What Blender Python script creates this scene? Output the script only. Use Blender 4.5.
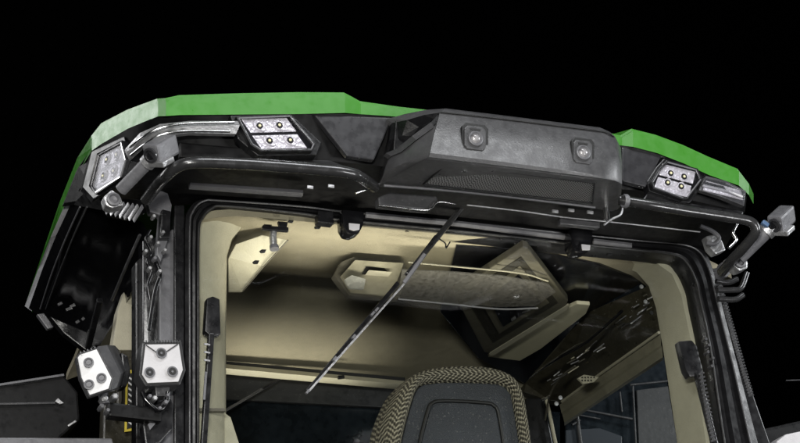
import bpy, bmesh, math, random
from mathutils import Vector, Matrix
random.seed(7)
for o in list(bpy.data.objects): bpy.data.objects.remove(o)
S = bpy.context.scene
COL = S.collection
R = math.radians

# ------------------------------------------------------------------ camera
F = 2086.0                                   # focal length in photo pixels (photo is 800 wide)
YAW, PITCH, ROLL = R(21.6), R(21.7), R(3.2)
fw = Vector((math.sin(YAW)*math.cos(PITCH), math.cos(YAW)*math.cos(PITCH), math.sin(PITCH)))
rt0 = Vector((math.cos(YAW), -math.sin(YAW), 0)); up0 = rt0.cross(fw)
rt = rt0*math.cos(ROLL) - up0*math.sin(ROLL)
up = up0*math.cos(ROLL) + rt0*math.sin(ROLL)
CAM = Vector((0, 0, 2.75)) - fw*5.6
cd = bpy.data.cameras.new('camera'); cam = bpy.data.objects.new('camera', cd); COL.objects.link(cam)
cd.sensor_width = 36; cd.lens = F/800*36; cd.clip_end = 200; cd.clip_start = 0.05
M3 = Matrix((rt, up, -fw)).transposed()
cam.matrix_world = Matrix.Translation(CAM) @ M3.to_4x4()
S.camera = cam

# ------------------------------------------------------------------ world, lamps, exposure
w = bpy.data.worlds.new('World'); S.world = w; w.use_nodes = True
bg = w.node_tree.nodes['Background']; bg.inputs[0].default_value = (0.02, 0.02, 0.022, 1); bg.inputs[1].default_value = 0.25
def P_(px, py, Y):
    d = fw + rt*((px-400)/F) + up*((221.5-py)/F); return CAM + d*((Y-CAM.y)/d.y)
def area(name, loc, target, sx, sy, power, col=(1, 1, 1), spread=180):
    l = bpy.data.lights.new(name, 'AREA'); l.shape = 'RECTANGLE'; l.size = sx; l.size_y = sy
    l.energy = power; l.color = col; l.spread = R(spread)
    o = bpy.data.objects.new(name, l); COL.objects.link(o); o.location = loc
    o.rotation_euler = (Vector(target)-Vector(loc)).to_track_quat('-Z', 'Y').to_euler()
    return o
area('softbox_key', (-2.6, -4.2, 3.6), (0, 0, 2.7), 1.6, 0.9, 95, (1, .99, .97))
area('softbox_low', (-2.0, -4.6, 1.5), (0, .8, 2.7), 0.6, 0.25, 160, (1, .98, .92))
area('softbox_top', (0.6, -2.8, 5.2), (0.1, 0, 2.7), 2.4, 0.7, 90, (.96, .98, 1))
area('softbox_rim', (4.2, -1.4, 3.3), (0.7, 0, 2.6), 0.6, 1.6, 85, (.95, .98, 1))
area('cab_fill', (0.06, 0.02, 2.40), (0.06, 0.09, 2.75), 0.95, 0.06, 3.1, (1, .94, .80), 92)  # added unseen fill under the headliner, brightens its near part
area('cab_fill', (.02, 1.14, 2.42), (.02, 1.20, 2.8), 0.5, 0.06, 0.62, (1, .95, .82), 72)  # second added fill without a body, brightens the far headliner slope
area('softbox_under', (1.7, -3.0, 1.5), (0.1, -.3, 2.85), 0.9, 0.5, 42, (1, 1, 1))
fm = ((P_(92, 139, -.05)+P_(162, 108, -.355))/2); nn = (P_(162, 108, -.355)-P_(92, 139, -.05)); nn.z = 0
nn = Vector((nn.y, -nn.x, 0)).normalized(); inc = (fm-CAM).normalized(); ref = inc-2*inc.dot(nn)*nn
area('softbox_side', fm+ref*3.2, fm, 1.5, 1.5, 46, (1, 1, 1))
S.view_settings.view_transform = 'Standard'; S.view_settings.look = 'None'
S.view_settings.exposure = -0.15; S.view_settings.gamma = 1
S.render.engine = 'CYCLES'

# ------------------------------------------------------------------ projection helpers
def D(px, py):
    return fw + rt*((px-400)/F) + up*((221.5-py)/F)
def P(px, py, Y):
    d = D(px, py); return CAM + d*((Y-CAM.y)/d.y)
def PZ(px, py, Z):
    d = D(px, py); return CAM + d*((Z-CAM.z)/d.z)
def proj(v):
    q = v-CAM; z = q.dot(fw)
    return (400+F*q.dot(rt)/z, 221.5-F*q.dot(up)/z)

# ------------------------------------------------------------------ materials
MATS = {}
def mat(name, col, rough=.5, metal=0, bump=0, bscale=60, var=0, coat=0, spec=.5, wear=0):
    if name in MATS: return MATS[name]
    m = bpy.data.materials.new(name); m.use_nodes = True
    nt = m.node_tree; N = nt.nodes; L = nt.links; b = N['Principled BSDF']
    b.inputs['Base Color'].default_value = (*col, 1); b.inputs['Roughness'].default_value = rough
    b.inputs['Metallic'].default_value = metal; b.inputs['Coat Weight'].default_value = coat
    b.inputs['Coat Roughness'].default_value = .12; b.inputs['Specular IOR Level'].default_value = spec
    tc = N.new('ShaderNodeTexCoord')
    def noise(sc, det=6):
        n = N.new('ShaderNodeTexNoise'); n.inputs['Scale'].default_value = sc; n.inputs['Detail'].default_value = det
        L.new(tc.outputs['Object'], n.inputs['Vector']); return n
    if var:
        n = noise(7); n2 = noise(45); mx = N.new('ShaderNodeMath'); mx.operation = 'MULTIPLY_ADD'
        L.new(n.outputs[0], mx.inputs[0]); mx.inputs[1].default_value = .6; 
        m2 = N.new('ShaderNodeMath'); m2.operation = 'MULTIPLY'; L.new(n2.outputs[0], m2.inputs[0]); m2.inputs[1].default_value = .4
        L.new(m2.outputs[0], mx.inputs[2])
        cr = N.new('ShaderNodeValToRGB'); cr.color_ramp.elements[0].position = .3; cr.color_ramp.elements[1].position = .7
        cr.color_ramp.elements[0].color = (*[c*(1-var) for c in col], 1)
        cr.color_ramp.elements[1].color = (*[min(1, c*(1+var)) for c in col], 1)
        L.new(mx.outputs[0], cr.inputs[0]); last = cr.outputs[0]
        if wear:                                            # pale dust specks and scuffs
            n3 = noise(160, 3); c3 = N.new('ShaderNodeValToRGB'); c3.color_ramp.elements[0].position = .63; c3.color_ramp.elements[1].position = .72
            L.new(n3.outputs[0], c3.inputs[0]); mm = N.new('ShaderNodeMath'); mm.operation = 'MULTIPLY'; mm.inputs[1].default_value = wear
            L.new(c3.outputs[0], mm.inputs[0])
            mi = N.new('ShaderNodeMix'); mi.data_type = 'RGBA'; L.new(mm.outputs[0], mi.inputs[0]); L.new(last, mi.inputs[6])
            mi.inputs[7].default_value = (.35, .34, .32, 1); last = mi.outputs[2]
        L.new(last, b.inputs['Base Color'])
        mr = N.new('ShaderNodeMapRange'); L.new(n2.outputs[0], mr.inputs[0]); mr.inputs[1].default_value = .3; mr.inputs[2].default_value = .7
        mr.inputs[3].default_value = max(.03, rough*.75); mr.inputs[4].default_value = min(1, rough*1.3); L.new(mr.outputs[0], b.inputs['Roughness'])
    if bump:
        n = noise(bscale, 4); bp = N.new('ShaderNodeBump'); bp.inputs['Strength'].default_value = bump; bp.inputs['Distance'].default_value = .004
        L.new(n.outputs[0], bp.inputs['Height']); L.new(bp.outputs[0], b.inputs['Normal'])
    MATS[name] = m; return m
GREEN = mat('green_paint', (.045, .205, .022), .36, 0, .03, 20, .06, .25)
BLACK = mat('black_plastic', (.007, .007, .008), .32, 0, .12, 140, .35, 0, .45, .04)
GLOSS = mat('gloss_black', (.006, .006, .007), .16, 0, .12, 30, .3, .3)
GREY = mat('grey_plastic', (.06, .06, .063), .36, 0, .12, 200, .2, 0, .5, .12)
SOFTGREY = mat('soft_grey_plastic', (.05, .05, .053), .36, 0, .15, 200, .3, 0, .5, .2)
POST = mat('grey_painted_steel', (.13, .13, .14), .45, .1, .2, 120, .2, 0, .5, .2)
TUBE = mat('black_steel_tube', (.065, .065, .067), .24, .6, .1, 90, .2, .2)
ALU = mat('cast_aluminium', (.42, .42, .43), .38, .75, .5, 120, .25)
CHROME = mat('bright_metal', (.75, .75, .76), .2, 1, .1, 60, .1)
SATIN = mat('satin_black', (.009, .009, .01), .34, 0, .1, 60, .3, 0, .35)
PITCH = mat('matt_black', (.004, .004, .0045), .5, 0, .1, 60, .3, 0, .25)
SEMI = mat('semi_gloss_grey', (.03, .03, .033), .28, 0, .04, 40, .25, .2)
RUBBER = mat('rubber_seal', (.01, .01, .01), .5, 0, .2, 150, .2)
BEIGE = mat('beige_trim', (.41, .385, .295), .6, 0, .25, 240, .1, 0, .35, .08)
HEAD = mat('beige_headliner', (.255, .23, .165), .75, 0, .35, 300, .14, 0, .25, .05)
TAUPE = mat('taupe_plastic', (.09, .083, .065), .4, 0, .2, 160, .25, 0, .5, .15)
OLIVE = mat('dark_olive_trim', (.035, .031, .02), .35, 0, .3, 40, .5, 0, .5, .3)
DARKWIN = mat('dark_blind', (.022, .023, .025), .5, 0, .2, 60, .3, 0, .5, .1)
BLUEGREY = mat('dark_blue_grey_glass', (.012, .016, .02), .15, 0, .1, 10, .6)
SCREEN = mat('black_screen', (.004, .004, .005), .08, 0, 0, 1, 0)
WHITE = mat('white_lamp_face', (.55, .54, .555), .35, 0, .15, 200, .05, 0, .5)
YELLOW = mat('yellow_label', (.7, .55, .06), .5, 0, 0, 1, .15)
SHELL = mat('charcoal_seat_shell', (.03, .034, .042), .5, 0, .8, 420, .3, 0, .5, .35)
LEDC = mat('led_chip', (.85, .8, .5), .3)
WHITEGRAPH = mat('label_white', (.75, .75, .75), .5)
BLACKINK = mat('label_black', (.01, .01, .01), .5)

def nodes_mat(name):
    m = bpy.data.materials.new(name); m.use_nodes = True; MATS[name] = m
    return m, m.node_tree.nodes, m.node_tree.links, m.node_tree.nodes['Principled BSDF']
def math_(N, L, op, a, b=None, c=None):
    n = N.new('ShaderNodeMath'); n.operation = op
    for i, v in enumerate((a, b, c)):
        if v is None: continue
        if isinstance(v, (int, float)): n.inputs[i].default_value = v
        else: L.new(v, n.inputs[i])
    return n.outputs[0]
def glass_mat(name, tint, refl, rough=.02):
    m, N, L, b = nodes_mat(name)
    tr = N.new('ShaderNodeBsdfTransparent'); tr.inputs[0].default_value = (*tint, 1)
    gl = N.new('ShaderNodeBsdfGlossy'); gl.inputs['Roughness'].default_value = rough
    lw = N.new('ShaderNodeFresnel'); lw.inputs[0].default_value = 1.45
    f = math_(N, L, 'MULTIPLY', lw.outputs[0], refl)
    mx = N.new('ShaderNodeMixShader'); L.new(f, mx.inputs[0]); L.new(tr.outputs[0], mx.inputs[1]); L.new(gl.outputs[0], mx.inputs[2])
    L.new(mx.outputs[0], N['Material Output'].inputs['Surface']); return m
GLASS = glass_mat('window_glass', (.95, .96, .95), .55)
LENS = glass_mat('clear_lens', (.93, .93, .95), .45, .12)
LENSP = glass_mat('prismatic_cover', (.85, .85, .87), .12, .3)
SMOKED = glass_mat('smoked_plastic', (.55, .54, .50), 1.5, .2)
def reflector_mat(name='faceted_reflector', k=1.0, sc=130):
    m, N, L, b = nodes_mat(name)
    tc = N.new('ShaderNodeTexCoord'); v = N.new('ShaderNodeTexVoronoi'); v.inputs['Scale'].default_value = sc
    L.new(tc.outputs['Object'], v.inputs['Vector'])
    nz = N.new('ShaderNodeTexNoise'); nz.inputs['Scale'].default_value = 90; L.new(tc.outputs['Object'], nz.inputs['Vector'])
    cr = N.new('ShaderNodeValToRGB'); cr.color_ramp.elements[0].position = .3; cr.color_ramp.elements[0].color = (.62*k*k, .60*k*k, .62*k*k, 1)
    cr.color_ramp.elements[1].position = .62; cr.color_ramp.elements[1].color = (.95*k, .92*k, .94*k, 1)
    L.new(nz.outputs[0], cr.inputs[0]); L.new(cr.outputs[0], b.inputs['Base Color'])
    b.inputs['Metallic'].default_value = .3; b.inputs['Roughness'].default_value = .25
    bp = N.new('ShaderNodeBump'); bp.inputs['Strength'].default_value = .45; bp.inputs['Distance'].default_value = .004
    L.new(v.outputs['Distance'], bp.inputs['Height']); L.new(bp.outputs[0], b.inputs['Normal']); return m
REFL = reflector_mat()
REFL2 = reflector_mat('prismatic_lens', .42, 75)
def mesh_mat():                                            # woven wire grille, pattern in the sheet's own UVs
    m, N, L, b = nodes_mat('wire_mesh')
    tc = N.new('ShaderNodeTexCoord'); sp = N.new('ShaderNodeSeparateXYZ'); L.new(tc.outputs['UV'], sp.inputs[0])
    U = math_(N, L, 'MULTIPLY', sp.outputs[0], 62.0); V = math_(N, L, 'MULTIPLY', sp.outputs[1], 9.0)
    a = math_(N, L, 'SINE', math_(N, L, 'MULTIPLY', math_(N, L, 'ADD', U, V), math.pi))
    c = math_(N, L, 'SINE', math_(N, L, 'MULTIPLY', math_(N, L, 'SUBTRACT', U, V), math.pi))
    h = math_(N, L, 'MULTIPLY', a, c); h = math_(N, L, 'ABSOLUTE', h)
    cr = N.new('ShaderNodeValToRGB'); cr.color_ramp.elements[0].position = .12; cr.color_ramp.elements[0].color = (.38, .38, .385, 1)
    cr.color_ramp.elements[1].position = .5; cr.color_ramp.elements[1].color = (.008, .008, .008, 1)
    L.new(h, cr.inputs[0]); L.new(cr.outputs[0], b.inputs['Base Color']); b.inputs['Roughness'].default_value = .4
    bp = N.new('ShaderNodeBump'); bp.invert = True; bp.inputs['Strength'].default_value = .45; bp.inputs['Distance'].default_value = .004
    L.new(h, bp.inputs['Height']); L.new(bp.outputs[0], b.inputs['Normal']); return m
MESHM = mesh_mat()
def braid_mat():
    m, N, L, b = nodes_mat('braided_fabric')
    tc = N.new('ShaderNodeTexCoord'); sp = N.new('ShaderNodeSeparateXYZ'); L.new(tc.outputs['UV'], sp.inputs[0])
    nz = N.new('ShaderNodeTexNoise'); nz.inputs['Scale'].default_value = 60; L.new(tc.outputs['Object'], nz.inputs['Vector'])
    tri = math_(N, L, 'PINGPONG', math_(N, L, 'MULTIPLY', sp.outputs[1], 3.0), .5)
    u = math_(N, L, 'MULTIPLY', sp.outputs[0], 58.0)
    ph = math_(N, L, 'ADD', u, math_(N, L, 'MULTIPLY', tri, 2.6)); ph = math_(N, L, 'ADD', ph, math_(N, L, 'MULTIPLY', nz.outputs[0], .5))
    s = math_(N, L, 'SINE', math_(N, L, 'MULTIPLY', ph, 2*math.pi)); s = math_(N, L, 'MULTIPLY_ADD', s, .5, .5)
    t = math_(N, L, 'SINE', math_(N, L, 'MULTIPLY', math_(N, L, 'SUBTRACT', math_(N, L, 'MULTIPLY', sp.outputs[1], 15.0), math_(N, L, 'MULTIPLY', u, .5)), 2*math.pi))
    h = math_(N, L, 'MULTIPLY_ADD', t, .18, math_(N, L, 'MULTIPLY', s, .8))
    cr = N.new('ShaderNodeValToRGB'); cr.color_ramp.elements[0].position = .15; cr.color_ramp.elements[0].color = (.07, .063, .048, 1)
    cr.color_ramp.elements[1].position = .75; cr.color_ramp.elements[1].color = (.42, .385, .29, 1)
    L.new(h, cr.inputs[0]); L.new(cr.outputs[0], b.inputs['Base Color']); b.inputs['Roughness'].default_value = .85
    bp = N.new('ShaderNodeBump'); bp.inputs['Strength'].default_value = .9; bp.inputs['Distance'].default_value = .006
    L.new(h, bp.inputs['Height']); L.new(bp.outputs[0], b.inputs['Normal']); return m
BRAID = braid_mat()

# ------------------------------------------------------------------ object helpers
def link(name, verts, faces, m, parent, uvs=None, smooth=False, bevel=0, recalc=True, label=None):
    me = bpy.data.meshes.new(name)
    c = sum(verts, Vector())/len(verts)
    bm = bmesh.new(); vs = [bm.verts.new(v-c) for v in verts]
    uvl = bm.loops.layers.uv.new('uv') if uvs else None
    for f in faces:
        try: fc = bm.faces.new([vs[i] for i in f])
        except ValueError: continue
        if uvl:
            for lp, i in zip(fc.loops, f): lp[uvl].uv = uvs[i]
    if recalc: bmesh.ops.recalc_face_normals(bm, faces=bm.faces)
    if bevel:
        bm.edges.ensure_lookup_table()
        es = [e for e in bm.edges if len(e.link_faces) == 2 and e.calc_face_angle(0) > R(35)]
        try: bmesh.ops.bevel(bm, geom=es, offset=bevel, segments=2, profile=.6, affect='EDGES', clamp_overlap=True)
        except Exception: pass
    bmesh.ops.triangulate(bm, faces=[f for f in bm.faces if len(f.verts) > 4])
    if smooth:
        for f in bm.faces: f.smooth = True
        for e in bm.edges:
            if len(e.link_faces) == 2 and e.calc_face_angle(0) > R(40): e.smooth = False
    bm.to_mesh(me); bm.free(); me.materials.append(m)
    o = bpy.data.objects.new(name, me); COL.objects.link(o)
    wl = o_world(parent) if parent else Vector()
    o['_w'] = list(c); o.location = c - wl
    if parent: o.parent = parent
    if label: o['label'] = label
    return o
def o_world(o): return Vector(o['_w'])
def empty(name, loc):
    o = bpy.data.objects.new(name, None); COL.objects.link(o); o.location = loc; o['_w'] = list(loc); return o

def slabw(name, pts, m, parent, thick=.02, bevel=.003, dirv=(0, 1, 0), **k):   # world points, extruded away
    n = len(pts); d = Vector(dirv).normalized()*thick
    v = list(pts)+[p+d for p in pts]
    f = [tuple(range(n)), tuple(range(2*n-1, n-1, -1))]+[(i, (i+1) % n, n+(i+1) % n, n+i) for i in range(n)]
    return link(name, v, f, m, parent, bevel=bevel, **k)
def slab(name, px, Y, m, parent, thick=.02, bevel=.003, **k):
    pts = [P(p[0], p[1], p[2] if len(p) > 2 else Y) for p in px]
    return slabw(name, pts, m, parent, thick, bevel, **k)
def sheetw(name, rows, m, parent, thick=.01, dirv=(0, 1, 0), smooth=True, close=False, **k):
    nr, nc = len(rows), len(rows[0]); d = Vector(dirv).normalized()*thick
    v = [p for r in rows for p in r]; n = len(v); v = v+[p+d for p in v]
    uv = [(j/(nc-1), i/(nr-1)) for i in range(nr) for j in range(nc)]*2
    f = []
    for i in range(nr-1):
        for j in range(nc-1):
            a, b_, c, e = i*nc+j, i*nc+j+1, (i+1)*nc+j+1, (i+1)*nc+j
            f.append((a, b_, c, e)); f.append((n+e, n+c, n+b_, n+a))
    for j in range(nc-1):
        f.append((j, n+j, n+j+1, j+1)); a = (nr-1)*nc+j; f.append((a, a+1, n+a+1, n+a))
    for i in range(nr-1):
        a = i*nc; f.append((a, a+nc, n+a+nc, n+a)); a = i*nc+nc-1; f.append((a, n+a, n+a+nc, a+nc))
    return link(name, v, f, m, parent, uvs=uv, smooth=smooth, **k)
def sheet(name, rows, m, parent, thick=.01, **k):
    return sheetw(name, [[P(*p) for p in r] for r in rows], m, parent, thick, **k)
def smoothpath(pts, n=6):
    pts = [Vector(p) for p in pts]
    if len(pts) < 3: return pts
    out = []
    q = [pts[0]*2-pts[1]]+pts+[pts[-1]*2-pts[-2]]
    for i in range(1, len(q)-2):
        for k in range(n):
            t = k/n; a, b_, c, d = q[i-1], q[i], q[i+1], q[i+2]
            out.append(.5*((2*b_)+(c-a)*t+(2*a-5*b_+4*c-d)*t*t+(3*b_-a-3*c+d)*t**3))
    out.append(pts[-1]); return out
def tubegeo(path, r, seg=14):
    v, f = [], []; n = len(path); nrm = None
    for i, p in enumerate(path):
        t = (path[min(i+1, n-1)]-path[max(i-1, 0)]).normalized()
        if nrm is None:
            nrm = t.cross(Vector((0, 0, 1))); nrm = nrm if nrm.length > .01 else t.cross(Vector((1, 0, 0)))
        nrm = (nrm-t*nrm.dot(t)).normalized(); bn = t.cross(nrm)
        rr = r[i] if isinstance(r, list) else r
        for k in range(seg):
            a = 2*math.pi*k/seg; v.append(p+(nrm*math.cos(a)+bn*math.sin(a))*rr)
    for i in range(n-1):
        for k in range(seg):
            f.append((i*seg+k, i*seg+(k+1) % seg, (i+1)*seg+(k+1) % seg, (i+1)*seg+k))
    f.append(tuple(range(seg))); f.append(tuple(range(n*seg-1, (n-1)*seg-1, -1)))
    return v, f
def tubew(name, pts, r, m, parent, seg=14, n=6, **k):
    v, f = tubegeo(smoothpath(pts, n) if n else [Vector(p) for p in pts], r, seg)
    return link(name, v, f, m, parent, smooth=True, **k)
def tube(name, px, r, m, parent, Y=0, **k):
    return tubew(name, [P(p[0], p[1], p[2] if len(p) > 2 else Y) for p in px], r, m, parent, **k)
def boxbeam(name, a, b_, wdt, hgt, m, parent, bevel=.003, roll=0, **k):
    a, b_ = Vector(a), Vector(b_); t = (b_-a).normalized(); s = t.cross(Vector((0, 0, 1)))
    s = s.normalized() if s.length > .05 else Vector((1, 0, 0)); u = s.cross(t).normalized()
    q = Matrix.Rotation(roll, 3, t); s = q @ s; u = q @ u
    v = [p+s*(x*wdt/2)+u*(y*hgt/2) for p in (a, b_) for x, y in ((-1, -1), (1, -1), (1, 1), (-1, 1))]
    f = [(0, 1, 2, 3), (7, 6, 5, 4)]+[(i, (i+1) % 4, 4+(i+1) % 4, 4+i) for i in range(4)]
    return link(name, v, f, m, parent, bevel=bevel, **k)
def disc(name, c, ax, r, h, m, parent, seg=20, bevel=.001, **k):
    ax = Vector(ax).normalized(); v, f = tubegeo([Vector(c), Vector(c)+ax*h], r, seg)
    return link(name, v, f, m, parent, smooth=True, bevel=0, **k)
def lathe(name, c, ax, prof, m, parent, seg=20, sx=1, **k):          # prof: (radius, along axis)
    ax = Vector(ax).normalized(); path = [Vector(c)+ax*z for r_, z in prof]
    s = ax.cross(Vector((0, 0, 1))).normalized(); u = s.cross(ax)
    v = [p+(s*math.cos(2*math.pi*j/seg)+u*math.sin(2*math.pi*j/seg))*pr[0] for p, pr in zip(path, prof) for j in range(seg)]
    f = [(i*seg+j, i*seg+(j+1) % seg, (i+1)*seg+(j+1) % seg, (i+1)*seg+j) for i in range(len(prof)-1) for j in range(seg)]
    return link(name, v, f, m, parent, smooth=True, recalc=False, **k)
def resample(pts, n):
    pts = [Vector(p) for p in pts]; L_ = [0]
    for i in range(1, len(pts)): L_.append(L_[-1]+(pts[i]-pts[i-1]).length)
    out = []
    for k in range(n):
        t = L_[-1]*k/(n-1); i = 1
        while i < len(L_)-1 and L_[i] < t: i += 1
        q = (t-L_[i-1])/max(1e-9, L_[i]-L_[i-1]); out.append(pts[i-1].lerp(pts[i], q))
    return out
def inset(pts, d):                                           # pixel polygon moved inwards by d px
    n = len(pts); out = []
    ar = sum(pts[i][0]*pts[(i+1) % n][1]-pts[(i+1) % n][0]*pts[i][1] for i in range(n)); sg = 1 if ar > 0 else -1
    for i in range(n):
        a, b_, c = pts[i-1], pts[i], pts[(i+1) % n]
        e1 = Vector((b_[0]-a[0], b_[1]-a[1])).normalized(); e2 = Vector((c[0]-b_[0], c[1]-b_[1])).normalized()
        n1 = Vector((-e1.y, e1.x))*sg; n2 = Vector((-e2.y, e2.x))*sg; bi = (n1+n2); q = bi/max(.3, bi.dot(n1))
        out.append((b_[0]+q.x*d, b_[1]+q.y*d)+tuple(b_[2:]))
    return out

# ------------------------------------------------------------------ setting: black studio backdrop
v = []; f = []
prof = [(-8, -.02), (5, -.02), (7, .1), (8.2, .7), (8.8, 1.9), (9, 4), (9, 12)]
for (y, z) in prof: v += [Vector((-14, y, z)), Vector((16, y, z))]
for i in range(len(prof)-1): f.append((2*i, 2*i+1, 2*i+3, 2*i+2))
bd = link('backdrop', v, f, mat('black_cloth', (.0012, .0012, .0012), .95, 0, .1, 20, .2, 0, .02), None, smooth=True)
bd['kind'] = 'structure'

# ------------------------------------------------------------------ the tractor cab
T = empty('tractor', Vector((.15, .6, 0)))
T['label'] = 'upper cab of a green-roofed tractor seen from behind and below, with work lights'
T['category'] = 'tractor'

# ---- green roof panel: front band, top lip and crown
ZR = PZ(92, 139, 2.86).z
edge = [(27, 303, 312, 1.12), (44, 252, 256, .72), (60, 205, 215, .36), (78, 160, 168, .1), (92, 138, 150.5, -.05), (102, 125.5, 143.5, -.12), (128, 112, 128.5, -.25),
        (158, 101, 116.3, -.345), (166, 100.5, 116, -.36), (180, 97.5, 115, -.36), (240, 95.6, 114.5, -.36), (300, 94.5, 114, -.36), (345, 94.8, 112.8, -.36),
        (353, 99, 113.5, -.355), (361, 103.5, 114.2, -.35), (400, 109, 116.8, -.35), (500, 120, 130, -.35), (600, 133, 143, -.35), (622, 137.5, 145.5, -.35),
        (633, 131, 146.8, -.36), (657, 137, 153, -.36), (684, 147, 163.5, -.36), (709, 158.5, 175, -.36), (739, 171, 185.5, -.355), (749, 184, 195, -.33), (753.5, 194, 204, -.28)]
pa, pb = P(92, 139, -.05), P(164, 108, -.358)
def onface(px, py):
    d = D(px, py); t = (pb-pa); nq = Vector((t.y, -t.x, 0)); return CAM+d*((pa-CAM).dot(nq)/d.dot(nq))
edge = [(a, b_, c, onface(a, (b_+c)/2).y if 91 < a < 165 else y) for a, b_, c, y in edge]
bot = [P(a + (5 if i < 3 else 3 if i == 3 else 0), c, y) for i, (a, b_, c, y) in enumerate(edge)]
top = [P(a, b_, y) for a, b_, c, y in edge]
ctr = Vector((.13, .75, 3.02))
mid = [Vector(((p.x-ctr.x)*.93+ctr.x, (p.y-ctr.y)*.93+ctr.y, p.z+.012)) for p in top]
inn = [Vector(((p.x-ctr.x)*.55+ctr.x, (p.y-ctr.y)*.55+ctr.y, p.z+.03)) for p in top]
cen = [Vector(((p.x-ctr.x)*.05+ctr.x, (p.y-ctr.y)*.05+ctr.y, 3.0)) for p in top]
roof = sheetw('roof_panel', [bot, top, mid, inn, cen], GREEN, T, .012, dirv=(0, .6, .8), smooth=False)

# ---- black rear fascia under the green band
top_px = [(92, 150.5, -.03), (102, 143.5, -.1), (128, 128.5, -.22), (158, 116, -.33), (180, 115, -.345), (240, 114.5, -.345), (300, 114, -.345), (361, 114, -.34), (400, 116.5, -.34),
          (500, 130, -.34), (600, 143, -.34), (640, 148, -.345), (684, 163, -.345), (720, 178, -.345), (747, 195, -.31)]
n = 40
r0 = resample([P(*p) for p in top_px], n)
mid_px = [(80, 188, .1), (100, 200, .05), (125, 185, -.12), (160, 150, -.26), (200, 150, -.3), (300, 158, -.3), (380, 166, -.3), (500, 185, -.28), (640, 190, -.3), (690, 200, -.3), (745, 212, -.28)]
low_px = [(105, 206, .12), (130, 208, .05), (165, 190, -.05), (200, 186, -.08), (300, 193, -.08), (380, 203, -.08), (500, 216, -.08), (600, 230, -.08), (660, 238, -.08), (700, 240, -.08), (725, 248, -.08)]
bk_px = [(112, 212, .15), (140, 212, .1), (172, 203, .01), (200, 201, .01), (300, 207, .01), (380, 214, .01), (500, 225, .01), (600, 235, .01), (660, 242, .01), (690, 248, .01), (712, 256, .01)]
rows = [r0]+[resample([P(*p) for p in L_], n) for L_ in (mid_px, low_px, bk_px)]
sheetw('rear_fascia', rows, PITCH, T, .02)

# grey corner panels of the fascia
slab('fascia_panel', [(314, 114.5), (392, 117.5), (383, 140), (374, 160), (347, 156)], -.352, SEMI, T, .02, .004)
slab('fascia_panel', [(622, 147), (662, 155.5), (650, 178), (646, 187), (622, 181)], -.352, SEMI, T, .02, .004)
slab('fascia_panel', [(180, 142), (246, 148), (262, 158), (330, 160), (352, 168), (180, 157)], -.33, PITCH, T, .02, .004)
slab('fascia_panel', [(648, 192), (690, 203), (744, 211), (742, 219), (660, 207), (640, 203)], -.34, BLACK, T, .02, .004)

# ---- lamps
def bil(q, u, v_): 
    a = q[0].lerp(q[1], u); b_ = q[3].lerp(q[2], u); return a.lerp(b_, v_)
def work_lamp(quad, Y, bowls, outline=None, label=None, depth=.05, bw=.2, name='work_light', RM=None):
    """quad: TL,TR,BR,BL px(+Y); housing rim, faceted reflector, bowls with LED chips, clear lens"""
    RM = RM or REFL
    q3 = [P(p[0], p[1], p[2] if len(p) > 2 else Y) for p in quad]
    nrm = (q3[1]-q3[0]).cross(q3[3]-q3[0]).normalized()
    if nrm.dot(CAM-q3[0]) < 0: nrm = -nrm
    out = outline or quad
    o3 = [P(p[0], p[1], p[2] if len(p) > 2 else Y) for p in out]
    inn3 = [P(p[0], p[1], p[2] if len(p) > 2 else Y) for p in inset(out, 1.8)]
    k = len(o3)
    v = [p for p in o3]+[p for p in inn3]+[p-nrm*.012 for p in inn3]+[p-nrm*depth for p in o3]
    f = [(i, (i+1) % k, k+(i+1) % k, k+i) for i in range(k)]+[(k+i, k+(i+1) % k, 2*k+(i+1) % k, 2*k+i) for i in range(k)]
    f += [(i, 3*k+i, 3*k+(i+1) % k, (i+1) % k) for i in range(k)]+[tuple(range(3*k, 4*k))]
    h = link(name, v, f, BLACK, T, bevel=.0012, label=label)
    slabw('tray', [p-nrm*.011 for p in inn3], BLACK, h, .003, .0, dirv=-nrm)
    for i in range(k):
        a, b_ = inn3[i]-nrm*.001, inn3[(i+1) % k]-nrm*.001
        boxbeam('bezel', a, b_, .003, .003, CHROME if i % 2 else POST, h, 0)
    for v0, v1 in ((-.02, .45), (.55, 1.02)):
        sh_ = lambda u, v_: u + .0
        ps = [bil(q3, .0, v0), bil(q3, 1.0, v0), bil(q3, 1.02, v1), bil(q3, .0, v1)]
        slabw('reflector', [p-nrm*.0085 for p in ps], RM, h, .003, .001, dirv=-nrm)
    for (u, v_) in bowls:
        seg = 18; vv = []; ff = []
        for rr, dd in ((bw, .0095), (bw*.9, .0065), (bw*.75, .006), (bw*.4, .0085)):
            for s in range(seg):
                a = 2*math.pi*s/seg; vv.append(bil(q3, u+rr*.62*math.cos(a), v_+rr*math.sin(a))-nrm*(dd-.0015))
        for i in range(3):
            for s in range(seg): ff.append((i*seg+s, i*seg+(s+1) % seg, (i+1)*seg+(s+1) % seg, (i+1)*seg+s))
        ff.append(tuple(range(3*seg, 4*seg)))
        bo = link('bowl', vv, ff, RM, h, smooth=True)
        c = bil(q3, u, v_)
        disc('led', c-nrm*.0070, nrm, .0085, .003, BLACKINK, bo.parent, 14)
        disc('led_chip', c-nrm*.0045, nrm, .0036, .002, LEDC, bo.parent, 12)
    slabw('lens', [p-nrm*.002 for p in inn3], LENS if RM is REFL else LENSP, h, .0015, .0, dirv=-nrm)
    return h
work_lamp([(243, 118.5), (288, 117), (307, 146), (262, 147)], -.378, [(.28, .24), (.72, .24), (.28, .76), (.74, .76)],
          [(236, 116.5), (291, 114.2), (316, 143), (312.5, 151), (261, 151.5), (251, 145)], bw=.2)
OC = lambda L_, d=.02: [(x, y, onface(x, y).y-d) for x, y in L_]
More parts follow.
